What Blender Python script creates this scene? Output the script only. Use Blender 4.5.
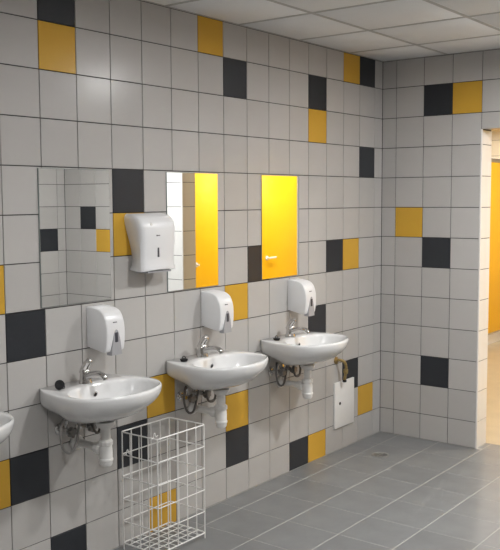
import bpy, bmesh, math, random
from mathutils import Vector, Matrix
random.seed(7)
PI = math.pi
for o in list(bpy.data.objects): bpy.data.objects.remove(o)
SC = bpy.context.scene
COL = SC.collection

# ------------------------------------------------------------------ camera
F_PX, YAW, PITCH, ROLL = 864.634, -0.651322, -0.0874863, -0.0047083
CAM = Vector((2.86822, -5.24711, 1.61871))
fwd = Vector((math.sin(YAW)*math.cos(PITCH), math.cos(YAW)*math.cos(PITCH), math.sin(PITCH)))
rgt = Vector((math.cos(YAW), -math.sin(YAW), 0)); upv = rgt.cross(fwd)
c_, s_ = math.cos(ROLL), math.sin(ROLL)
rgt, upv = c_*rgt + s_*upv, -s_*rgt + c_*upv
cd = bpy.data.cameras.new('camera'); cam = bpy.data.objects.new('camera', cd); COL.objects.link(cam)
cd.sensor_fit = 'HORIZONTAL'; cd.sensor_width = 36.0; cd.lens = F_PX/500*36.0; cd.clip_start = 0.05
M = Matrix(((rgt.x, upv.x, -fwd.x, CAM.x), (rgt.y, upv.y, -fwd.y, CAM.y), (rgt.z, upv.z, -fwd.z, CAM.z), (0, 0, 0, 1)))
cam.matrix_world = M
SC.camera = cam
# ------------------------------------------------------------------ world, lights, exposure
w = bpy.data.worlds.new('world'); SC.world = w; w.use_nodes = True
w.node_tree.nodes['Background'].inputs[0].default_value = (0.75, 0.8, 0.9, 1)
w.node_tree.nodes['Background'].inputs[1].default_value = 0.3
SC.view_settings.view_transform = 'Standard'; SC.view_settings.look = 'None'
SC.view_settings.gamma = 1.0; SC.view_settings.use_curve_mapping = False
SC.view_settings.exposure = 0.63
ROOM_LAMP_W, HALL_LAMP_W = 30.0, 30.0
ROOM_COL, HALL_COL = (1.0, 1.0, 0.995), (1.0, 0.95, 0.86)
def area_light(name, x, y, z, size, watts, col):
    ld = bpy.data.lights.new(name, 'AREA'); ld.shape = 'DISK'; ld.size = size; ld.energy = watts; ld.color = col
    o = bpy.data.objects.new(name, ld); COL.objects.link(o); o.location = (x, y, z)
    return o

# ------------------------------------------------------------------ materials
def srgb(r, g, b):
    f = lambda c: (c/255/12.92) if c/255 <= 0.04045 else ((c/255+0.055)/1.055)**2.4
    return (f(r), f(g), f(b), 1)
MATS = {}
def mat(name, col, rough=0.5, metal=0.0, vary=0.0, noise=0.0, nscale=20.0, bump=0.0, bscale=60.0, spec=0.5, coat=0.0, emit=None):
    if name in MATS: return MATS[name]
    m = bpy.data.materials.new(name); m.use_nodes = True
    nt = m.node_tree; b = nt.nodes['Principled BSDF']
    b.inputs['Roughness'].default_value = rough; b.inputs['Metallic'].default_value = metal
    b.inputs['Specular IOR Level'].default_value = spec
    b.inputs['Coat Weight'].default_value = coat; b.inputs['Coat Roughness'].default_value = 0.05
    b.inputs['Base Color'].default_value = col
    tc = nt.nodes.new('ShaderNodeTexCoord')
    src = None
    if vary or noise:
        hsv = nt.nodes.new('ShaderNodeHueSaturation'); hsv.inputs['Color'].default_value = col
        add = nt.nodes.new('ShaderNodeMath'); add.operation = 'ADD'
        oi = nt.nodes.new('ShaderNodeObjectInfo')
        mr = nt.nodes.new('ShaderNodeMapRange'); mr.inputs[3].default_value = 1-vary; mr.inputs[4].default_value = 1+vary
        nt.links.new(oi.outputs['Random'], mr.inputs[0])
        nz = nt.nodes.new('ShaderNodeTexNoise'); nz.inputs['Scale'].default_value = nscale; nz.inputs['Detail'].default_value = 5
        nt.links.new(tc.outputs['Object'], nz.inputs['Vector'])
        mr2 = nt.nodes.new('ShaderNodeMapRange'); mr2.inputs[1].default_value = 0.3; mr2.inputs[2].default_value = 0.7
        mr2.inputs[3].default_value = -noise; mr2.inputs[4].default_value = noise
        nt.links.new(nz.outputs['Fac'], mr2.inputs[0])
        nt.links.new(mr.outputs[0], add.inputs[0]); nt.links.new(mr2.outputs[0], add.inputs[1])
        nt.links.new(add.outputs[0], hsv.inputs['Value']); nt.links.new(hsv.outputs[0], b.inputs['Base Color'])
    if bump:
        nb = nt.nodes.new('ShaderNodeTexNoise'); nb.inputs['Scale'].default_value = bscale; nb.inputs['Detail'].default_value = 3
        nt.links.new(tc.outputs['Object'], nb.inputs['Vector'])
        bp = nt.nodes.new('ShaderNodeBump'); bp.inputs['Strength'].default_value = bump; bp.inputs['Distance'].default_value = 0.002
        nt.links.new(nb.outputs['Fac'], bp.inputs['Height']); nt.links.new(bp.outputs[0], b.inputs['Normal'])
    if emit:
        b.inputs['Emission Color'].default_value = emit[0]; b.inputs['Emission Strength'].default_value = emit[1]
    MATS[name] = m
    return m
GREY = mat('grey_tile_glaze', (0.50, 0.485, 0.468, 1), 0.21, spec=0.16, vary=0.035, noise=0.015, nscale=9, bump=0.06, bscale=12)
YELLOW = mat('yellow_tile_glaze', (0.64, 0.375, 0.050, 1), 0.24, spec=0.2, vary=0.04, noise=0.02, nscale=9, bump=0.06, bscale=12)
DARK = mat('anthracite_tile_glaze', (0.030, 0.033, 0.039, 1), 0.32, spec=0.3, vary=0.10, noise=0.03, nscale=9, bump=0.06, bscale=12)
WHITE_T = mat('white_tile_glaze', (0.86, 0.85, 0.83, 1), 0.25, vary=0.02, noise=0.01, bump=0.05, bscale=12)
CREAM_T = mat('cream_tile_glaze', (0.74, 0.68, 0.57, 1), 0.3, vary=0.02, noise=0.01, bump=0.05, bscale=12)
GROUT = mat('dark_grout', (0.030, 0.028, 0.027, 1), 0.9, noise=0.15, nscale=40)
GROUT_L = mat('pale_floor_grout', (0.50, 0.49, 0.47, 1), 0.9, noise=0.15, nscale=30)
FLOOR_T = mat('slate_grey_porcelain', (0.200, 0.205, 0.208, 1), 0.40, vary=0.06, noise=0.10, nscale=7, bump=0.25, bscale=45)
FLOOR_B = mat('beige_porcelain', (0.52, 0.44, 0.31, 1), 0.38, vary=0.03, noise=0.06, nscale=6)
CEIL = mat('ceiling_mineral_board', (0.87, 0.875, 0.875, 1), 0.9, vary=0.02, noise=0.03, nscale=160, bump=0.3, bscale=220)
TBAR = mat('ceiling_grid_enamel', (0.50, 0.49, 0.47, 1), 0.6, noise=0.02)
PLASTER = mat('plain_plaster', (0.6, 0.58, 0.55, 1), 0.9, noise=0.03)
CERAMIC = mat('white_sanitary_ceramic', (0.80, 0.80, 0.80, 1), 0.12, noise=0.005, coat=0.3)
CHROME = mat('chrome', (0.62, 0.61, 0.60, 1), 0.14, 1.0, noise=0.04, nscale=30)
STEEL = mat('dull_steel', (0.24, 0.235, 0.23, 1), 0.38, 1.0, noise=0.1, nscale=50)
BRAID = mat('braided_hose_steel', (0.13, 0.125, 0.12, 1), 0.45, 0.6, noise=0.3, nscale=300, bump=0.8, bscale=600)
HOSE_L = mat('pale_braided_hose', (0.36, 0.35, 0.34, 1), 0.45, 0.5, noise=0.2, nscale=300, bump=0.8, bscale=600)
PLASTIC_W = mat('white_plastic', (0.80, 0.80, 0.81, 1), 0.28, noise=0.006)
PLASTIC_T = mat('trap_white_plastic', (0.82, 0.81, 0.79, 1), 0.35, noise=0.02)
PLASTIC_G = mat('grey_translucent_plastic', (0.40, 0.40, 0.42, 1), 0.25, noise=0.02)
SMOKE = mat('dark_window_plastic', (0.06, 0.06, 0.075, 1), 0.2, noise=0.02)
RUBBER = mat('black_rubber', (0.012, 0.012, 0.013, 1), 0.6, noise=0.1, spec=0.2)
WIRE = mat('white_coated_wire', (0.90, 0.89, 0.87, 1), 0.35, noise=0.03)
MIRROR = mat('mirror_silvering', (0.93, 0.94, 0.93, 1), 0.0, 1.0)
GLASS_EDGE = mat('ground_glass_edge', (0.20, 0.24, 0.23, 1), 0.2, noise=0.05)
PANEL_W = mat('white_enamel_sheet', (0.84, 0.84, 0.83, 1), 0.4, noise=0.01)
BRASS = mat('tarnished_brass', (0.40, 0.30, 0.13, 1), 0.4, 0.75, noise=0.25, nscale=60)
PROFILE = mat('white_edge_profile', (0.80, 0.78, 0.75, 1), 0.4, noise=0.01)
LAMINATE = mat('yellow_laminate', (0.90, 0.50, 0.008, 1), 0.35, noise=0.01, nscale=4)
ALU = mat('brushed_aluminium', (0.60, 0.59, 0.57, 1), 0.35, 1.0, noise=0.05)
DRAIN = mat('matt_stainless_steel', (0.50, 0.50, 0.49, 1), 0.4, 0.8, noise=0.05)
DIFFUSER = mat('lamp_diffuser', (0.9, 0.9, 0.9, 1), 0.6, noise=0.001, emit=((1, .96, .9, 1), 4.0))

# ------------------------------------------------------------------ helpers
MESH = {}
def mesh_from(verts, faces, m, smooth=False, name='mesh'):
    me = bpy.data.meshes.new(name); me.from_pydata([tuple(v) for v in verts], [], faces)
    bm = bmesh.new(); bm.from_mesh(me); bmesh.ops.recalc_face_normals(bm, faces=bm.faces); bm.to_mesh(me); bm.free()
    if m: me.materials.append(m)
    if smooth:
        me.polygons.foreach_set('use_smooth', [True]*len(me.polygons))
        if smooth != 'all': me.set_sharp_from_angle(angle=math.radians(40))
    me.update(); return me
def put(name, me, parent=None, loc=(0, 0, 0), rot=(0, 0, 0)):
    o = bpy.data.objects.new(name, me); COL.objects.link(o); o.location = loc; o.rotation_euler = rot
    if parent: o.parent = parent
    return o
def tag(o, label, cat, group=None):
    o['label'] = label; o['category'] = cat
    if group: o['group'] = group
    return o
def thing(name, label, cat, loc=(0, 0, 0), group=None, rot=(0, 0, 0)):
    o = bpy.data.objects.new(name, None); COL.objects.link(o); o.location = loc; o.rotation_euler = rot
    o.empty_display_size = 0.05
    return tag(o, label, cat, group)
def shared(key, fn):
    if key not in MESH: MESH[key] = fn()
    return MESH[key]
class MB:
    def __init__(s): s.v = []; s.f = []
    def add(s, v, f):
        n = len(s.v); s.v += [tuple(p) for p in v]; s.f += [tuple(i+n for i in q) for q in f]; return s
    def box(s, a, b):
        x0, y0, z0 = a; x1, y1, z1 = b
        return s.add([(x0,y0,z0),(x1,y0,z0),(x1,y1,z0),(x0,y1,z0),(x0,y0,z1),(x1,y0,z1),(x1,y1,z1),(x0,y1,z1)],
                     [(0,3,2,1),(4,5,6,7),(0,1,5,4),(1,2,6,5),(2,3,7,6),(3,0,4,7)])
    def loft(s, rings, cap0=True, cap1=True, closed=True):
        n = len(rings[0]); b = len(s.v); fs = []
        for r in rings: s.v += [tuple(p) for p in r]
        for i in range(len(rings)-1):
            for j in range(n if closed else n-1):
                k = (j+1) % n
                fs.append((b+i*n+j, b+i*n+k, b+(i+1)*n+k, b+(i+1)*n+j))
        if cap0: fs.append(tuple(b+j for j in range(n))[::-1])
        if cap1: fs.append(tuple(b+(len(rings)-1)*n+j for j in range(n)))
        s.f += fs; return s
    def lathe(s, prof, n=20, origin=(0,0,0), axis='z', cap0=True, cap1=True):
        rings = []
        for r, h in prof:
            ring = []
            for j in range(n):
                a = 2*PI*j/n; c, d = r*math.cos(a), r*math.sin(a)
                p = {'z': (c, d, h), 'x': (h, c, d), 'y': (d, h, c)}[axis]
                ring.append((p[0]+origin[0], p[1]+origin[1], p[2]+origin[2]))
            rings.append(ring)
        return s.loft(rings, cap0, cap1)
    def tube(s, pts, r, n=8, closed=False):
        P = [Vector(p) for p in pts]; N = len(P); rings = []
        T = []
        for i in range(N):
            a = P[(i-1) % N] if (closed or i) else P[i]; b = P[(i+1) % N] if (closed or i < N-1) else P[i]
            T.append((b-a).normalized())
        u = T[0].orthogonal().normalized()
        for i in range(N):
            u = (u - T[i]*u.dot(T[i])).normalized(); v = T[i].cross(u)
            rr = r[i] if isinstance(r, (list, tuple)) else r
            rings.append([P[i]+rr*(math.cos(2*PI*j/n)*u+math.sin(2*PI*j/n)*v) for j in range(n)])
        if closed: rings.append(rings[0])
        return s.loft(rings, not closed, not closed)
    def mesh(s, m, smooth=False): return mesh_from(s.v, s.f, m, smooth)
def spline(pts, k=6):
    P = [Vector(p) for p in pts]; Q = [2*P[0]-P[1]]+P+[2*P[-1]-P[-2]]; out = []
    for i in range(1, len(Q)-2):
        for j in range(k):
            t = j/k; a, b, c, d = Q[i-1], Q[i], Q[i+1], Q[i+2]
            out.append(0.5*((2*b)+(c-a)*t+(2*a-5*b+4*c-d)*t*t+(3*b-a-3*c+d)*t**3))
    out.append(P[-1]); return out
def bevel_box(sx, sy, sz, r, seg=2, m=None, center=(0, 0, 0)):
    bm = bmesh.new(); bmesh.ops.create_cube(bm, size=1)
    bmesh.ops.scale(bm, vec=(sx, sy, sz), verts=bm.verts); bmesh.ops.translate(bm, vec=center, verts=bm.verts)
    bmesh.ops.bevel(bm, geom=list(bm.edges), offset=r, segments=seg, profile=0.5, affect='EDGES')
    me = bpy.data.meshes.new('m'); bm.to_mesh(me); bm.free()
    if m: me.materials.append(m)
    me.polygons.foreach_set('use_smooth', [True]*len(me.polygons)); me.set_sharp_from_angle(angle=math.radians(50))
    return me
def struct(name, me, parent=None, **k):
    o = put(name, me, parent, **k)
    if parent is None: o['kind'] = 'structure'
    return o

# ------------------------------------------------------------------ tiled surfaces
TD, JOINT, CH = 0.005, 0.0040, 0.0009
def tile_geo(wd, ht, d=TD):
    a, b = wd/2, ht/2; c = CH
    v = []
    for (q, e, y) in ((a, b, d), (a, b, c), (a-c, b-c, 0)):
        v += [(-q, y, -e), (q, y, -e), (q, y, e), (-q, y, e)]
    f = []
    for i in (0, 4):
        for j in range(4): f.append((i+j, i+(j+1) % 4, i+4+(j+1) % 4, i+4+j))
    f.append((8, 9, 10, 11)); f.append((3, 2, 1, 0))
    return v, f
def tile_mesh(wd, ht, m, d=TD):
    wd = round(wd, 4); ht = round(ht, 4)
    def fn():
        v, f = tile_geo(wd, ht, d); return mesh_from(v, f, m)
    return shared(('tile', wd, ht, m.name, d), fn)
ROWH = 0.198107
Z_A, Z_CEIL = 2.352, 2.533
ZLINES = [Z_CEIL] + [Z_A - ROWH*k for k in range(12)] + [0.0]     # 0:ceiling, 1:row line A ...
def zrow(r):   # row index -1 .. 11 -> (bottom, top)
    return ZLINES[r+2], ZLINES[r+1]
class Tiler:
    """frame: origin, direction u along the wall, outward normal n; rotz turns local -y onto the normal"""
    def __init__(s, wall, at, rotz): s.wall = wall; s.at = at; s.rotz = rotz; s.rest = {}
    def tile(s, u0, u1, z0, z1, m, single=True, depth=TD):
        wd, ht = u1-u0-JOINT, z1-z0-JOINT
        if wd < 0.004 or ht < 0.004: return
        x, y = s.at((u0+u1)/2); z = (z0+z1)/2
        if single:
            put('wall_tile', tile_mesh(wd, ht, m, depth), s.wall, (x, y, z), (0, 0, s.rotz))
        else:
            R = Matrix.Rotation(s.rotz, 3, 'Z'); v, f = tile_geo(wd, ht, depth)
            s.rest.setdefault(m.name, (MB(), m))[0].add([R @ Vector(p)+Vector((x, y, z)) for p in v], f)
    def done(s):
        for k, (mb, m) in s.rest.items():
            o = put('distant_wall_tiles', mb.mesh(m), s.wall); o['kind'] = 'stuff'
Y_REAR, X_R, OPEN_L, OPEN_R, OPEN_H, THK = -6.6, 3.25, 0.705, 1.83, 2.050, 0.170
S = TD
# ---- left wall (mirrors and basins)
wall_left = struct('wall_left', MB().box((-0.15, Y_REAR-0.15, 0), (-S, 0.0, 2.75)).mesh(GROUT))
T = Tiler(wall_left, lambda u: (0, -u), PI/2)
COL0 = 0.103692
LEFT = {}
for c, r, k in [(13,-1,'d'),(13,0,'y'),(8,-1,'y'),(7,0,'d'),(3,0,'d'),(3,1,'y'),(1,-1,'y'),(0,-1,'d'),(0,2,'d'),(11,3,'d'),(11,4,'y'),
                (15,5,'y'),(14,6,'d'),(7,6,'y'),(6,5,'d'),(2,5,'d'),(1,5,'y'),(3,7,'d'),(10,8,'y'),(11,9,'d'),(10,11,'y'),(14,9,'d'),(15,9,'y'),
                (13,11,'d'),(7,9,'y'),(7,10,'d'),(4,11,'d'),(3,11,'y'),(1,9,'d'),(0,10,'y'),
                (19,1,'d'),(20,1,'y'),(22,6,'d'),(18,4,'y'),(24,9,'y'),(25,9,'d'),(28,3,'d'),(28,4,'y')]:
    LEFT[(c, r)] = {'d': DARK, 'y': YELLOW}[k]
for c in range(-1, 33):
    u0 = 0.0 if c < 0 else COL0+0.2*c; u1 = COL0+0.2*(c+1)
    if u1 > -Y_REAR: u1 = -Y_REAR
    for r in range(-1, 12):
        z0, z1 = zrow(r)
        T.tile(u0, u1, z0, z1, LEFT.get((c, r), GREY), c <= 16)
T.done()
# ---- far wall with the opening
mb = MB(); mb.box((-0.15, S, 0), (OPEN_L-S, THK-S, 2.75)); mb.box((OPEN_R+S, S, 0), (X_R+0.15, THK-S, 2.75)); mb.box((OPEN_L-S, S, OPEN_H+S), (OPEN_R+S, THK-S, 2.75))
wall_far = struct('wall_far', mb.mesh(GROUT))
T = Tiler(wall_far, lambda u: (u, 0), 0)
FAR = {(1,0): DARK, (2,0): YELLOW, (0,4): YELLOW, (1,5): DARK, (1,9): DARK}
for c in range(-1, 3):
    u0 = 0.0 if c < 0 else 0.10364+0.2*c; u1 = 0.10364+0.2*(c+1)
    if c == 2: u1 = OPEN_L-0.004
    for r in range(-1, 12):
        T.tile(u0, u1, *zrow(r), FAR.get((c, r), GREY))
for c in range(3, 9):
    u0 = 0.10364+0.2*c; u1 = min(0.10364+0.2*(c+1), OPEN_R)
    if c == 3: u0 = OPEN_L-0.004
    for r in (-1, 0, 1):
        z0, z1 = zrow(r); T.tile(u0, u1, max(z0, OPEN_H), z1, GREY)
edges = [OPEN_R+0.004, 2.05, 2.25, 2.45, 2.65, 2.85, 3.05, X_R]
FARR = {(5, 4): DARK, (4, 5): YELLOW, (2, 8): DARK, (2, 9): YELLOW, (6, 9): DARK}
for i in range(7):
    for r in range(-1, 12):
        T.tile(edges[i], edges[i+1], *zrow(r), FARR.get((i, r), WHITE_T if i == 0 else GREY))
T.done()
# jamb and soffit tiles belong to the far wall
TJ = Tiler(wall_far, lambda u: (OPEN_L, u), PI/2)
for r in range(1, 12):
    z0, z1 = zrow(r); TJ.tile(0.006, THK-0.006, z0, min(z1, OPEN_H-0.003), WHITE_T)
TJ = Tiler(wall_far, lambda u: (OPEN_R, u), -PI/2)
for r in range(1, 12):
    z0, z1 = zrow(r); TJ.tile(0.006, THK-0.006, z0, min(z1, OPEN_H-0.003), CREAM_T)
x = OPEN_L+0.004
while x < OPEN_R-0.02:
    x1 = min(x+0.2, OPEN_R-0.004)
    put('wall_tile', tile_mesh(x1-x-JOINT, THK-0.012, GREY), wall_far, ((x+x1)/2, THK/2, OPEN_H), (PI/2, 0, 0)); x = x1
# back of the far wall, seen from the next room
TB = Tiler(wall_far, lambda u: (u, THK), PI)
for i in range(17):
    for r in range(-1, 12):
        u0, u1 = -0.15+0.2*i, -0.15+0.2*(i+1); z0, z1 = zrow(r)
        if u0 < OPEN_R and u1 > OPEN_L and z0 < OPEN_H:
            if z1 > OPEN_H: z0 = OPEN_H
            elif u0 < OPEN_L: u1 = OPEN_L-0.004
            elif u1 > OPEN_R: u0 = OPEN_R+0.004
            else: continue
        TB.tile(u0, u1, z0, z1, CREAM_T, False)
TB.done()
def profile(n, x, y):
    o = put('trim_%d' % n, MB().lathe([(0.007, 0.0), (0.007, OPEN_H)], 12).mesh(PROFILE, True), None, (x, y, 0)); o['kind'] = 'structure'
profile(1, OPEN_L-0.003, 0.004); profile(2, OPEN_R+0.003, 0.004)
# ---- right wall, next to the camera; its far end shows in the first mirror
wall_right = struct('wall_right', MB().box((X_R+S, Y_REAR-0.15, 0), (X_R+0.15, S, 2.75)).mesh(GROUT))
T = Tiler(wall_right, lambda u: (X_R, -u), -PI/2)
RIGHT = {(0, 5): DARK, (2, 2): YELLOW, (3, 2): DARK, (4, 8): DARK, (6, 6): YELLOW, (7, 6): DARK, (10, 3): DARK, (12, 9): YELLOW, (15, 5): DARK}
for c in range(-1, 33):
    u0 = 0.0 if c < 0 else 0.09+0.2*c; u1 = min(0.09+0.2*(c+1), -Y_REAR)
    for r in range(-1, 12): T.tile(u0, u1, *zrow(r), RIGHT.get((c, r), GREY), c < 3)
T.done()
# ---- rear wall, behind the camera
wall_rear = struct('wall_rear', MB().box((-S, Y_REAR-0.15, 0), (X_R+S, Y_REAR-S, 2.75)).mesh(GROUT))
T = Tiler(wall_rear, lambda u: (u, Y_REAR), PI)
for c in range(17):
    for r in range(-1, 12): T.tile(max(S, 0.2*c), min(0.2*(c+1), X_R-S), *zrow(r), YELLOW if (c, r) in ((4, 3), (10, 6)) else DARK if (c, r) in ((5, 3), (9, 7)) else GREY, False)
T.done()
# ---- floor
FX0, FY0, FP = 0.1450, -0.2695, 0.2975
floor = struct('floor', MB().box((-0.15, Y_REAR-0.15, -0.12), (X_R+0.15, THK, -0.0012)).mesh(GROUT_L))
rest = MB(); FJ = 0.0045
ix = [0.0]+[FX0+FP*i for i in range(11)]; ix = [v for v in ix if v < X_R-0.02]+[X_R]
iy = [THK, 0.028]+[FY0-0.2982*i for i in range(22)]; iy = [v for v in iy if v > Y_REAR+0.02]+[Y_REAR]
for i in range(len(ix)-1):
    for j in range(len(iy)-1):
        x0, x1, y1, y0 = ix[i], ix[i+1], iy[j], iy[j+1]
        if j == 0: x0, x1 = max(x0, OPEN_L), min(x1, OPEN_R)
        if j == 1: y1 = min(y1, 0.028)
        if x1-x0 < 0.03: continue
        if j > 0 and y1 > 0: # tile runs under the wall line; keep it inside the room except in the opening
            if not (x1 > OPEN_L and x0 < OPEN_R): y1 = 0.0
            elif x0 < OPEN_L or x1 > OPEN_R: y1 = 0.0
        if j == 0 and y1 > THK: y1 = THK
        wd, ht = x1-x0-FJ, y1-y0-FJ
        if ht < 0.01: continue
        cx, cy = (x0+x1)/2, (y0+y1)/2
        if cx < 1.75 and cy > -2.75:
            put('floor_tile', tile_mesh(wd, ht, FLOOR_T, 0.0032), floor, (cx, cy, 0.0), (-PI/2, 0, 0))
        else:
            R = Matrix.Rotation(-PI/2, 3, 'X'); v, f = tile_geo(round(wd, 4), round(ht, 4), 0.0032)
            rest.add([R @ Vector(p)+Vector((cx, cy, 0)) for p in v], f)
o = put('distant_floor_tiles', rest.mesh(FLOOR_T), floor); o['kind'] = 'stuff'
# ---- ceiling: lay-in boards on a metal grid
CX0, CY0, CP = 0.4660, -0.4480, 0.5670
ceiling = struct('ceiling', MB().box((-0.15, Y_REAR-0.15, 2.60), (X_R+0.15, 0.0, 2.75)).mesh(PLASTER))
gx = [0.0]+[CX0+CP*i for i in range(5)]; gx = [v for v in gx if v < X_R-0.05]+[X_R]
gy = [0.0]+[CY0-CP*i for i in range(11)]+[Y_REAR]
BW = 0.022
for i in range(len(gx)-1):
    for j in range(len(gy)-1):
        wd, ht = round(gx[i+1]-gx[i]-0.010, 4), round(gy[j]-gy[j+1]-0.010, 4)
        me = shared(('board', wd, ht), lambda: bevel_box(wd, ht, 0.014, 0.002, 1, CEIL))
        put('ceiling_board', me, ceiling, ((gx[i]+gx[i+1])/2, (gy[j]+gy[j+1])/2, Z_CEIL+0.0085))
for v in gx[1:-1]: put('grid_bar', shared('barY', lambda: MB().box((-BW/2, Y_REAR, 0), (BW/2, 0, 0.0014)).box((-0.002, Y_REAR, 0.0014), (0.002, 0, 0.03)).mesh(TBAR)), ceiling, (v, 0, Z_CEIL))
for v in gy[1:-1]: put('grid_bar', shared('barX', lambda: MB().box((0, -BW/2, -0.0004), (X_R, BW/2, 0.0013)).mesh(TBAR)), ceiling, (0, v, Z_CEIL))
for nm, a, b in (('edge_angle', (0, Y_REAR, Z_CEIL), (0.016, 0, Z_CEIL+0.0012)), ('edge_angle', (X_R-0.016, Y_REAR, Z_CEIL), (X_R, 0, Z_CEIL+0.0012)), ('edge_angle', (0.016, -0.016, Z_CEIL), (X_R-0.016, 0, Z_CEIL+0.0012))):
    put(nm, MB().box(a, b).mesh(TBAR), ceiling)

# ------------------------------------------------------------------ next room seen through the opening and in the mirrors
HX0, HX1, HY1 = -1.9, 3.9, 5.5
struct('floor_next_room', MB().box((HX0-0.15, THK+0.001, -0.12), (HX1+0.15, HY1+0.15, 0)).mesh(FLOOR_B))
struct('ceiling_next_room', MB().box((HX0-0.15, THK, Z_CEIL), (HX1+0.15, HY1+0.15, 2.75)).mesh(CEIL))
wall_nf = struct('wall_next_room_far', MB().box((HX0-0.15, HY1+S, 0), (HX1+0.15, HY1+0.15, Z_CEIL)).mesh(GROUT))
T = Tiler(wall_nf, lambda u: (u, HY1), 0)
for c in range(29):
    for r in range(-1, 12): T.tile(HX0+0.2*c, HX0+0.2*(c+1), *zrow(r), CREAM_T, c in (1, 2, 3, 4) and r < 5)
T.done()
for side, xw, rz in (('left', HX0, PI/2), ('right', HX1, -PI/2)):
    sg = -1 if side == 'left' else 1
    wn = struct('wall_next_room_'+side, MB().box((min(xw+sg*S, xw+sg*0.15), THK, 0), (max(xw+sg*S, xw+sg*0.15), HY1, Z_CEIL)).mesh(GROUT))
    T = Tiler(wn, lambda u: (xw, u), rz)
    for c in range(27):
        for r in range(-1, 12): T.tile(THK+0.2*c, min(THK+0.2*(c+1), HY1-S), *zrow(r), CREAM_T, False)
    T.done()
# yellow cubicle fronts
CUBX = 2.60
def cubicle_board(name, label, cat, x, y0, y1, group, face, handle=None, feet=True, lever=True):
    t = thing(name, label, cat, (x, (y0+y1)/2, 0), group)
    put('board', bevel_box(0.028, y1-y0, 1.85, 0.003, 2, LAMINATE, (0, 0, 1.075)), t)
    if feet:
        for s in (-1, 1):
            put('foot', MB().lathe([(0.035, 0), (0.035, 0.008), (0.014, 0.012), (0.014, 0.15)], 14).mesh(ALU, True), t, (0, s*((y1-y0)/2-0.08), 0))
    if handle is not None:
        h = put('handle', MB().lathe([(0.024, 0), (0.024, 0.008), (0.010, 0.012), (0.010, 0.042)], 14, axis='x').mesh(PLASTIC_W, True), t, (face*0.014, handle-(y0+y1)/2, 0.992), (0, 0, PI if face < 0 else 0))
        if lever: put('lever', MB().tube(spline([(0.036, 0, 0), (0.040, face*0.03, 0.002), (0.042, face*0.115, 0.004)], 4), 0.0105, 8).mesh(PLASTIC_W, True), h)
    return t
cubicle_board('cubicle_door', 'yellow cubicle door with lever handle reflected in the second mirror', 'door', CUBX, 0.975, 1.715, 'yellow cubicle fronts', -1, 1.035, False, False)
cubicle_board('cubicle_door', 'yellow cubicle door with white lever handle filling the mirror furthest from the camera', 'door', CUBX, 2.105, 2.865, 'yellow cubicle fronts', -1, 2.19, False)
cubicle_board('cubicle_partition', 'yellow fixed cubicle board between the two reflected doors', 'partition', CUBX, 1.72, 2.10, 'yellow cubicle fronts', -1)
cubicle_board('cubicle_partition', 'yellow fixed cubicle board beyond the last reflected door', 'partition', CUBX, 2.87, 3.60, 'yellow cubicle fronts', -1)
cubicle_board('cubicle_partition', 'yellow fixed cubicle board behind the white tiled wall end', 'partition', CUBX, 0.25, 0.97, 'yellow cubicle fronts', -1)
tag(put('cubicle_head_rail', bevel_box(0.036, 3.35, 0.035, 0.004, 2, ALU), None, (CUBX, 1.925, 2.0185)), 'grey metal rail along the top of the reflected cubicle doors', 'rail')
t = cubicle_board('cubicle_partition', 'yellow cubicle partition on feet seen through the tiled opening', 'partition', -0.73, 2.9, 5.3, 'yellow cubicle fronts', 1)
tag(put('cubicle_head_rail', bevel_box(0.036, 2.4, 0.045, 0.004, 2, ALU), None, (-0.73, 4.1, 2.0235)), 'grey metal rail on the yellow partition seen through the opening', 'rail')
# skirting strip under that partition
tag(put('partition_plinth', bevel_box(0.02, 2.2, 0.105, 0.004, 2, PLASTIC_W, (0, 0, 0.0525)), None, (-0.78, 4.1, 0)), 'pale plinth strip on the floor below the yellow partition', 'plinth')

# ------------------------------------------------------------------ ceiling lamps (out of the frame, some read from glints and shadows, others added as fill)
def lamp(x, y, watts, col, label, up=0.40):
    drop = 0.06  # drop and hangers made up to leave room for the added uplight
    t = thing('ceiling_lamp', label, 'lamp', (x, y, Z_CEIL-drop), 'round ceiling lamps')
    s = 0.20
    put('frame', shared('lamp_h', lambda: MB().lathe([(0.100, -0.02), (0.112, -0.02), (0.112, 0.02), (0.100, 0.02), (0.100, -0.02)], 28, cap0=False, cap1=False).mesh(PLASTIC_W, True)), t)
    put('diffuser', shared('lamp_d', lambda: MB().lathe([(0.100, -0.014), (0.100, 0.014)], 28).mesh(DIFFUSER)), t)
    for sx in (-1, 1): put('hanger', shared('lamp_r', lambda: MB().tube([(0, 0, 0.018), (0, 0, drop)], 0.004, 8).mesh(ALU, True)), t, (sx*0.106, 0, 0))
    a = area_light('lamp_light', 0, 0, -0.022, s-0.01, watts*(1-up), col); a.parent = t
    a = area_light('added_fill_uplight', 0, 0, 0.022, s-0.01, watts*up, col); a.parent = t; a.rotation_euler = (PI, 0, 0)  # fill added on top of each lamp to lift the ambient light
lamp(1.74, -0.93, ROOM_LAMP_W*1.28, ROOM_COL, 'round ceiling lamp nearest the tiled opening')
lamp(1.74, -2.55, ROOM_LAMP_W*0.8, ROOM_COL, 'round ceiling lamp over the middle of the washroom')
lamp(1.74, -4.50, ROOM_LAMP_W*0.7, ROOM_COL, 'added round fill lamp near the rear wall')  # unseen lamp added behind the camera to soften the shadows
lamp(1.85, 1.20, HALL_LAMP_W, HALL_COL, 'round ceiling lamp just beyond the tiled opening')
lamp(1.85, 2.50, HALL_LAMP_W, HALL_COL, 'round ceiling lamp in front of the further cubicle door')
lamp(-1.0, 4.75, HALL_LAMP_W*0.6, HALL_COL, 'added round fill lamp above the far partition')  # unseen lamp added to brighten the next room's far wall
lamp(0.35, 3.30, HALL_LAMP_W, HALL_COL, 'round ceiling lamp beside the far yellow partition')

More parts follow.
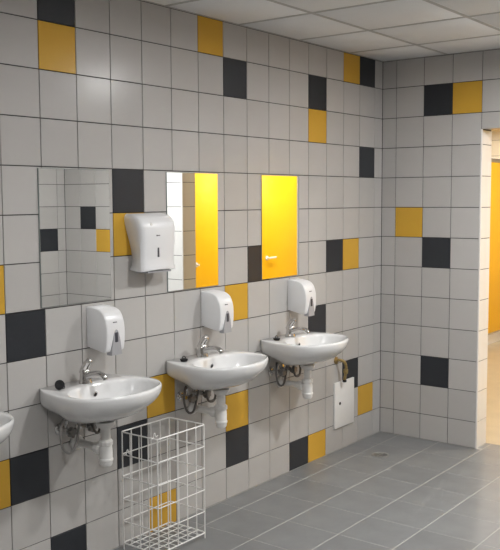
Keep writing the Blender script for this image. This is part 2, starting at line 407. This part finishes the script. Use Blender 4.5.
# ------------------------------------------------------------------ washbasins
HALF = [(0.0, 0.193), (0.04, 0.213), (0.08, 0.229), (0.14, 0.244), (0.20, 0.250), (0.25, 0.246), (0.29, 0.232), (0.33, 0.203), (0.365, 0.157), (0.39, 0.102), (0.405, 0.05), (0.41, 0.0)]
def resample(P, n):
    L = [0]
    for a, b in zip(P, P[1:]): L.append(L[-1]+(Vector(b)-Vector(a)).length)
    out = []; j = 0
    for i in range(n):
        d = L[-1]*i/(n-1)
        while j < len(L)-2 and L[j+1] < d: j += 1
        t = (d-L[j])/(L[j+1]-L[j]); out.append(tuple(Vector(P[j]).lerp(Vector(P[j+1]), t)))
    return out
def outer_ring():
    side = [(p.x, p.y) for p in spline([(a, b, 0) for a, b in HALF], 6)]
    side = resample([(a, b) for a, b in side], 27)                 # from the wall corner to the front middle
    back = [(0, 0.193*i/6) for i in range(6)]                      # back edge from the middle to the corner
    half = back+side
    return half+[(x, -y) for x, y in half[-2:0:-1]]
OUT = outer_ring(); NR = len(OUT)
IN = []; BCX = 0.250
for (x, y) in OUT:                                                 # bowl edge, matched by direction
    a = math.atan2(y, x-0.185)
    ex = BCX
    c, s = math.cos(a), math.sin(a)
    IN.append((ex+0.134*math.copysign(abs(c)**0.85, c), 0.216*math.copysign(abs(s)**0.85, s)))
H_RIM = 0.832
def basin_mesh():
    sm = lambda t: max(0, min(1, t))**2*(3-2*max(0, min(1, t)))
    rings = []
    #         q     wall sy front s
    for q, sw, sf in ((1.0, 0.50, 0.22), (0.985, 0.76, 0.36), (0.95, 0.90, 0.48), (0.87, 0.96, 0.61), (0.76, 0.985, 0.735), (0.63, 0.994, 0.835), (0.49, 0.998, 0.912), (0.35, 1.0, 0.965), (0.21, 1.0, 0.992), (0.10, 1.0, 1.0), (0.06, 1.0, 1.0), (0.018, 0.996, 0.994), (0.0, 0.984, 0.980)):
        ring = []
        for x, y in OUT:
            k = sm(x/0.18); sy = sw+(sf-sw)*k
            ring.append((x*(1-(1-sf)*0.92), y*sy, H_RIM-0.150*q*(0.52+0.48*sm(x/0.23))))
        rings.append(ring)
    cx = BCX
    for z, s in ((0.832, 1.03), (0.8295, 1.0), (0.818, 0.975), (0.79, 0.93), (0.755, 0.83), (0.728, 0.66), (0.712, 0.42), (0.706, 0.16)):
        rings.append([(cx-0.012*(1-s)+(x-cx)*s, y*s, z) for x, y in IN])
    return MB().loft(rings, True, True).mesh(CERAMIC, 'all')
def washbasin(cy, label, group='white washbasins along the tiled wall', full=True):
    t = thing('washbasin', label, 'washbasin', (0.0005, cy, 0), group)
    put('bowl', shared('basin', basin_mesh), t)
    put('overflow_hole', shared('ovf', lambda: MB().lathe([(0.0085, 0), (0.0085, 0.004)], 14, axis='x').mesh(RUBBER, True)), t, (0.1285, 0.0, 0.790), (0, 0.25, 0))
    put('overflow_ring', shared('ovr', lambda: MB().tube([(0, 0.0105*math.cos(a*PI/8), 0.0105*math.sin(a*PI/8)) for a in range(16)], 0.0022, 6, True).mesh(CHROME, True)), t, (0.1315, 0.0, 0.790), (0, 0.25, 0))
    put('waste_outlet', shared('wst', lambda: MB().lathe([(0.030, 0), (0.030, 0.003), (0.022, 0.004), (0.020, 0.001), (0.0, 0.001)], 20, cap1=False).mesh(CHROME, True)), t, (0.246, 0, 0.706))
def faucet(cy, label):
    t = thing('faucet', label, 'faucet', (0.072, cy, H_RIM), 'chrome mixer faucets on the washbasins')
    put('body', shared('f_body', lambda: MB().lathe([(0.030, 0), (0.030, 0.005), (0.0275, 0.010), (0.0255, 0.025), (0.0240, 0.042), (0.022, 0.054), (0.016, 0.062), (0.0, 0.064)], 20, cap1=False).mesh(CHROME, True)), t)
    put('spout', shared('f_spout', lambda: MB().tube(spline([(0.006, 0, 0.026), (0.045, 0, 0.041), (0.085, 0, 0.047), (0.112, 0, 0.042), (0.122, 0, 0.026)], 6), [0.0170-0.0045*i/24 for i in range(25)], 12).mesh(CHROME, True)), t)
    put('lever', shared('f_lever', lambda: MB().tube(spline([(-0.010, 0, 0.044), (-0.004, 0, 0.060), (0.008, 0, 0.080), (0.022, 0, 0.094), (0.036, 0, 0.102)], 5), [0.0210-0.0070*i/20-(0.004 if i == 19 else 0.009 if i == 20 else 0) for i in range(21)], 12).mesh(CHROME, True)), t)
def bottle_trap(cy, label):
    t = thing('bottle_trap', label, 'trap', (0.190, cy, 0.485), 'white bottle traps under the washbasins')
    put('tailpipe', shared('t_tail', lambda: MB().lathe([(0.041, 0.1965), (0.041, 0.186), (0.034, 0.174), (0.0215, 0.166), (0.0215, 0.085)], 20).mesh(PLASTIC_T, True)), t)
    put('cup', shared('t_cup', lambda: MB().lathe([(0.012, 0), (0.022, 0.003), (0.0275, 0.012), (0.0285, 0.035), (0.0285, 0.075), (0.027, 0.088), (0.024, 0.094)], 22).mesh(PLASTIC_T, True)), t)
    put('cup_ring', shared('t_ring', lambda: MB().lathe([(0.0290, 0.026), (0.0310, 0.028), (0.0310, 0.036), (0.0290, 0.038)], 22, cap0=False, cap1=False).mesh(PLASTIC_T, True)), t)
    put('collar_nut', shared('t_nut', lambda: MB().lathe([(0.024, 0.093), (0.031, 0.095), (0.031, 0.112), (0.025, 0.118)], 10).mesh(PLASTIC_T)), t)
    put('outlet_pipe', shared('t_out', lambda: MB().tube([(0, 0, 0.072), (-0.187, 0, 0.076)], 0.017, 16).mesh(PLASTIC_T, True)), t)
    put('outlet_nut', shared('t_onut', lambda: MB().lathe([(0.024, -0.060), (0.0265, -0.056), (0.0265, -0.034), (0.020, -0.028)], 10, (0, 0, 0.073), 'x').mesh(PLASTIC_T)), t)
    put('wall_flange', shared('t_fl', lambda: MB().lathe([(0.034, -0.1885), (0.034, -0.180), (0.020, -0.168), (0.018, -0.160)], 20, (0, 0, 0.0755), 'x').mesh(PLASTIC_T, True)), t)
def angle_valve(cy, dy, label, hose, zv, k_hose=True):
    t = thing('angle_valve', label, 'valve', (0.0, cy+dy, zv), 'angle valves with braided hoses under the washbasins')
    put('rosette', shared('v_ros', lambda: MB().lathe([(0.026, 0.0004), (0.026, 0.004), (0.014, 0.010)], 18, axis='x').mesh(CHROME, True)), t)
    put('body', shared('v_body', lambda: MB().lathe([(0.010, 0.008), (0.010, 0.030), (0.0155, 0.034), (0.0155, 0.062), (0.009, 0.066), (0.009, 0.076)], 14, axis='x').lathe([(0.008, 0.01), (0.008, 0.030), (0.011, 0.032), (0.011, 0.046)], 12, (0.046, 0, 0)).mesh(CHROME, True)), t)
    def knob():
        mb = MB(); r0, r1, n = 0.018, 0.024, 24; rings = []
        for x, k in ((0.074, 0.9), (0.077, 1.0), (0.090, 1.0), (0.094, 0.8)):
            rings.append([(x, k*(r1 if (j//2) % 2 else r0)*math.cos(2*PI*j/n), k*(r1 if (j//2) % 2 else r0)*math.sin(2*PI*j/n)) for j in range(n)])
        return mb.loft(rings).mesh(STEEL, True)
    put('handle', shared('v_knob', knob), t)
    h = put('hose', MB().tube(spline([(a, b-cy-dy, c-zv) for a, b, c in hose], 8), 0.0060, 8).mesh(BRAID if k_hose else HOSE_L, True), t)
    return t
def soap_dispenser(y0, label):
    """white wall-mounted soap dispenser, left edge at y0"""
    t = thing('soap_dispenser', label, 'dispenser', (0.0005, y0, 0.957), 'white soap dispensers above the washbasins')
    W = 0.110
    def body():
        # side profile (x out of wall, z up), lofted across the width with rounded edges
        prof = [(0.0, 0.014), (0.045, 0.005), (0.095, -0.004), (0.112, -0.002), (0.120, 0.008), (0.126, 0.05), (0.127, 0.09), (0.124, 0.125), (0.114, 0.157), (0.098, 0.180), (0.070, 0.194), (0.03, 0.200), (0.0, 0.201)]
        P = [prof[0]]+[(p.x, p.y) for p in spline([(a, b, 0) for a, b in prof[1:-1]], 3)]+[prof[-1]]
        cx, cz = 0.03, 0.10; rings = []
        for y, s in ((0.0, 0.955), (0.0015, 0.975), (0.005, 0.992), (0.011, 1.0), (W-0.011, 1.0), (W-0.005, 0.992), (W-0.0015, 0.975), (W, 0.955)):
            rings.append([(max(0, cx+(x-cx)*s) if x > 0 else 0, y, 0.96*(cz+(z-cz)*s)) for x, z in P])
        return MB().loft(rings).mesh(PLASTIC_W, True)
    put('body', shared('s_body', body), t)
    def lever():   # grey push lever with a pointed arch outline
        out = []
        for k in range(15):
            a = k/14; zz = -0.016+0.112*(1-abs(2*a-1)**2.3) if 0 < k < 14 else -0.016
            yy = (a-0.5)*0.066
            out.append((yy, zz))
        r0 = [(0.100, W/2+yy, zz) for yy, zz in out]; r1 = [(0.1295-0.001*max(0, (zz-0.04)/0.06), W/2+yy*0.94, zz) for yy, zz in out]
        return MB().loft([r0, r1]).mesh(PLASTIC_G)
    lv = put('push_lever', shared('s_lev', lever), t)
    put('level_window', shared('s_win', lambda: bevel_box(0.006, 0.020, 0.044, 0.0028, 2, SMOKE)), lv, (0.1275, W/2, 0.062), (0, 0.0, 0))
    put('maker_mark', shared('s_mark', lambda: MB().box((0, -0.012, -0.0022), (0.0012, -0.004, 0.0022)).box((0, -0.002, -0.0018), (0.0012, 0.004, 0.0018)).box((0, 0.006, -0.0018), (0.0012, 0.011, 0.0018)).mesh(SMOKE)), t, (0.1228, W/2-0.002, 0.128), (0, -0.16, 0))
PITCHB = 0.7770
C1 = -2.7530
names = ['cut off by the left edge of the photo', 'beside the wire basket, under the first mirror', 'in the middle of the row, under the second mirror', 'furthest away, nearest the corner, under the last mirror']
for k in range(4):
    cy = C1+PITCHB*(k-1)
    washbasin(cy, 'white ceramic wall-hung washbasin '+names[k])
    which = ['of the basin cut off at the left edge', 'of the basin beside the wire basket', 'of the middle basin', 'of the basin nearest the corner'][k]
    if k == 0: continue
    faucet(cy, 'chrome single-lever mixer faucet on the deck '+which)
    bottle_trap(cy, 'white plastic bottle trap hanging under the bowl '+which)
    zb = 0.672
    if k == 1:
        hoses = ([(0.046, -0.090, 0.680), (0.050, -0.100, 0.694), (0.07, -0.135, 0.685), (0.085, -0.155, 0.635), (0.085, -0.142, 0.575), (0.085, -0.105, 0.550), (0.085, -0.074, 0.580), (0.088, -0.060, 0.635), (0.095, -0.052, 0.716)],
                 [(0.046, 0.020, 0.680), (0.050, 0.026, 0.692), (0.065, 0.050, 0.685), (0.085, 0.066, 0.640), (0.09, 0.050, 0.605), (0.095, 0.020, 0.630), (0.10, 0.0, 0.716)])
    else:
        hoses = ([(0.046, -0.095, 0.680), (0.050, -0.104, 0.692), (0.07, -0.135, 0.675), (0.08, -0.150, 0.625), (0.085, -0.130, 0.575), (0.085, -0.090, 0.570), (0.085, -0.066, 0.62), (0.095, -0.055, 0.716)],
                 [(0.046, 0.025, 0.680), (0.050, 0.035, 0.692), (0.07, 0.070, 0.680), (0.08, 0.090, 0.635), (0.082, 0.075, 0.595), (0.088, 0.030, 0.600), (0.092, 0.005, 0.64), (0.10, -0.005, 0.716)])
    hoses = [[(a_, b_+cy, c_) for a_, b_, c_ in h] for h in hoses]
    short = ['', 'basin beside the basket', 'middle basin', 'basin nearest the corner'][k]
    angle_valve(cy, -0.092, 'left angle valve with a looped hose under the '+short, hoses[0], 0.636, k != 1)
    angle_valve(cy, 0.022, 'right angle valve with a short hose under the '+short, hoses[1], 0.636)
    # black plug lying on the deck
    t = thing('drain_plug', 'black rubber plug lying on the deck '+which, 'plug', (0.088, cy-0.158, H_RIM+0.0005), 'black plugs on the washbasin decks')
    if k == 1:
        put('stopper', MB().lathe([(0.013, -0.010), (0.018, -0.009), (0.0205, 0.006), (0.0205, 0.010), (0.012, 0.011), (0.006, 0.009)], 18).mesh(RUBBER, True), t, (0, 0, 0.019), (0.5, 1.05, 0))
    else:
        put('stopper', shared('plug2', lambda: MB().lathe([(0.015, 0.0), (0.0195, 0.008), (0.0195, 0.012), (0.008, 0.0135)], 18).mesh(RUBBER, True)), t)
    put('pull_ring', MB().tube([(0.007*math.cos(a*PI/6), 0, 0.007*math.sin(a*PI/6)) for a in range(12)], 0.0017, 6, True).mesh(RUBBER, True), t, (0.004 if k == 1 else 0, 0.016 if k == 1 else 0, 0.009 if k == 1 else 0.0195), (0, 0, 0.6))
    soap_dispenser(-2.675+PITCHB*(k-1), 'white soap dispenser on the wall above the faucet '+which)

# ------------------------------------------------------------------ mirrors
ml = ['frameless wall mirror left of the paper towel dispenser', 'frameless wall mirror partly hidden by the paper towel dispenser', 'frameless wall mirror nearest the corner']
for k, (y0, y1) in enumerate(((-2.927, -2.529), (-2.152, -1.764), (-1.381, -1.010))):
    t = thing('wall_mirror', ml[k], 'mirror', (0.0004, (y0+y1)/2, 1.170), 'wall mirrors above the washbasins')
    wd, ht = y1-y0, 0.581
    put('backing', MB().box((0, -wd/2, 0), (0.0042, wd/2, ht)).mesh(GLASS_EDGE), t)
    put('silvered_face', MB().box((0.0042, -wd/2+0.0015, 0.0015), (0.0050, wd/2-0.0015, ht-0.0015)).mesh(MIRROR), t)

# ------------------------------------------------------------------ paper towel dispenser
t = thing('paper_towel_dispenser', 'white paper towel dispenser between the first two mirrors', 'dispenser', (0.0005, -2.437, 1.288))
W = 0.245
def towel_body():
    rings = []
    # cross-section at each height: depth d, side inset e at the wall
    for z, d, e, f in ((0.0, 0.112, 0.030, 0.004), (0.006, 0.113, 0.030, 0.003), (0.03, 0.107, 0.040, 0.007), (0.06, 0.106, 0.042, 0.008), (0.10, 0.107, 0.036, 0.007), (0.15, 0.110, 0.024, 0.004), (0.20, 0.109, 0.010, 0.001), (0.225, 0.103, 0.004, 0.0), (0.243, 0.090, 0.001, 0.001), (0.256, 0.070, 0.0, 0.004), (0.264, 0.044, 0.0, 0.010), (0.267, 0.018, 0.0, 0.018)):
        ring = [(0, f+e)]
        for u, v in ((0.35, 0.001), (0.66, 0.002), (0.84, 0.005), (0.94, 0.013), (0.99, 0.028), (1.01, 0.05)):
            ring.append((d*u, f+e*max(0, 1-u/0.84)+v))
        ring.append((d*1.03, W/2)); ring += [(x, W-y) for x, y in ring[-2::-1]]
        rings.append([(x, y, z+(0.010*(1-(2*y/W-1)**2) if z < 0.02 else 0)) for x, y in ring])
    return MB().loft(rings).mesh(PLASTIC_W, True)
b = put('cover', towel_body(), t)
put('level_slot', bevel_box(0.003, 0.011, 0.044, 0.0012, 2, SMOKE), t, (0.1098, 0.110, 0.088), (0, -0.01, 0))
put('maker_mark', MB().box((0, -0.012, -0.003), (0.0012, -0.005, 0.003)).box((0, -0.003, -0.0022), (0.0012, 0.003, 0.0022)).box((0, 0.005, -0.0022), (0.0012, 0.011, 0.0022)).mesh(SMOKE), t, (0.1122, 0.108, 0.166), (0, -0.02, 0))
put('lock', MB().lathe([(0.0075, 0), (0.0075, 0.004), (0.004, 0.006)], 14, axis='x').mesh(ALU, True), t, (0.1030, 0.068, 0.218), (0, -0.3, 0))
put('paper_exit', MB().box((0.025, 0.045, -0.006), (0.105, W-0.045, 0.002)).mesh(PLASTIC_G), t)

# ------------------------------------------------------------------ white wire waste basket
bx0, bx1, by0, by1, bh = 0.028, 0.256, -2.506, -2.180, 0.555
t = thing('wire_basket', 'white wire waste basket standing on the floor below the basins', 'basket', ((bx0+bx1)/2, (by0+by1)/2, 0))
hx, hy = (bx1-bx0)/2, (by1-by0)/2
z_b = 0.028
def rect_ring(z, r):
    c = 0.012; P = []
    for sx, sy, a0 in ((1, 1, 0), (-1, 1, 1), (-1, -1, 2), (1, -1, 3)):
        for k in range(4):
            a = (a0+k/3)*PI/2; P.append((sx*(hx-c)+c*math.cos(a), sy*(hy-c)+c*math.sin(a), z))
    return MB().tube(P, r, 6, True).mesh(WIRE, True)
NZ = 5
for i in range(NZ+1):
    z = z_b+(bh-z_b)*i/NZ
    put('rim_wire' if i == NZ else 'ring_wire', rect_ring(z, 0.0034 if i in (0, NZ) else 0.0028), t)
def vwire(x, y, foot=False):
    z0 = 0.0 if foot else z_b
    put('upright_wire', shared(('vw', foot), lambda: MB().tube([(0, 0, z0), (0, 0, bh)], 0.0032 if foot else 0.0026, 6).mesh(WIRE, True)), t, (x, y, 0))
ny, nx = 5, 4
for i in range(ny+1):
    for s in (-1, 1): 
        if 0 < i < ny: vwire(s*hx, -hy+2*hy*i/ny)
for i in range(1, nx):
    for s in (-1, 1): vwire(-hx+2*hx*i/nx, s*hy)
for sx in (-1, 1):
    for sy in (-1, 1): vwire(sx*(hx-0.003), sy*(hy-0.003), True)
for i in range(1, 8):
    y = -hy+2*hy*i/8; put('base_wire', shared('bw1', lambda: MB().tube([(-hx, 0, z_b), (hx, 0, z_b)], 0.0023, 6).mesh(WIRE, True)), t, (0, y, 0))
for i in range(1, 5):
    x = -hx+2*hx*i/5; put('base_wire', shared('bw2', lambda: MB().tube([(0, -hy, z_b+0.003), (0, hy, z_b+0.003)], 0.0023, 6).mesh(WIRE, True)), t, (x, 0, 0))
for y, z, x in ((-hy+0.035, 0.444, -hx), (-hy+0.01, 0.560, hx-0.03)):
    put('hook', MB().tube(spline([(0, -0.02, -0.005), (0, -0.008, 0.0), (0, -0.003, 0.016), (0, 0.004, 0.016), (0, 0.008, 0.0), (0, 0.022, 0.004)], 4), 0.0022, 6).mesh(WIRE, True), t, (x+0.004, y, z))

# ------------------------------------------------------------------ access panel and brass connector
t = thing('access_panel', 'white rectangular access panel low on the wall beside the corner', 'panel', (0.0005, -0.4950, 0.150))
put('cover_sheet', bevel_box(0.012, 0.238, 0.300, 0.002, 2, PANEL_W, (0.0065, 0, 0.150)), t)
put('key_lock', MB().lathe([(0.010, 0.012), (0.010, 0.0145), (0.005, 0.0155)], 14, axis='x').mesh(RUBBER, True), t, (0, -0.060, 0.158))
t = thing('brass_pipe_bend', 'tarnished brass hose bend coming out of the wall above the white panel', 'pipe', (0.0005, -0.585, 0.592))
put('pipe', MB().tube(spline([(0.0, 0, 0), (0.03, 0.004, 0.004), (0.052, 0.018, -0.008), (0.056, 0.032, -0.04), (0.050, 0.036, -0.085), (0.040, 0.040, -0.130)], 6), 0.0095, 10).mesh(BRASS, True), t)
put('wall_rosette', MB().lathe([(0.024, 0.0), (0.024, 0.005), (0.014, 0.009)], 16, axis='x').mesh(BRASS, True), t)
put('nut', MB().lathe([(0.017, -0.012), (0.017, 0.012)], 6).mesh(BRASS), t, (0.052, 0.035, -0.070), (0.05, 0.12, 0))
put('end_nipple', MB().lathe([(0.013, -0.014), (0.013, 0.0), (0.009, 0.002)], 12).mesh(RUBBER, True), t, (0.040, 0.040, -0.128))

# ------------------------------------------------------------------ floor drain
t = thing('floor_drain', 'small round steel floor drain near the tiled corner', 'drain', (0.272, -0.487, 0.0002))
put('collar', MB().lathe([(0.056, 0), (0.056, 0.0025), (0.045, 0.0035), (0.043, 0.001)], 28, cap1=False).mesh(DRAIN, True), t)
put('sump', MB().lathe([(0.043, 0.0003), (0.043, 0.0009)], 28).mesh(RUBBER), t)
for i in range(5):
    y = -0.030+0.015*i; L = math.sqrt(0.0425**2-y*y)
    put('grate_bar', MB().box((-L, y-0.0026, 0.0010), (L, y+0.0026, 0.0030)).mesh(DRAIN), t)
put('cross_bar', MB().box((-0.004, -0.042, 0.0031), (0.004, 0.042, 0.0037)).mesh(DRAIN), t)
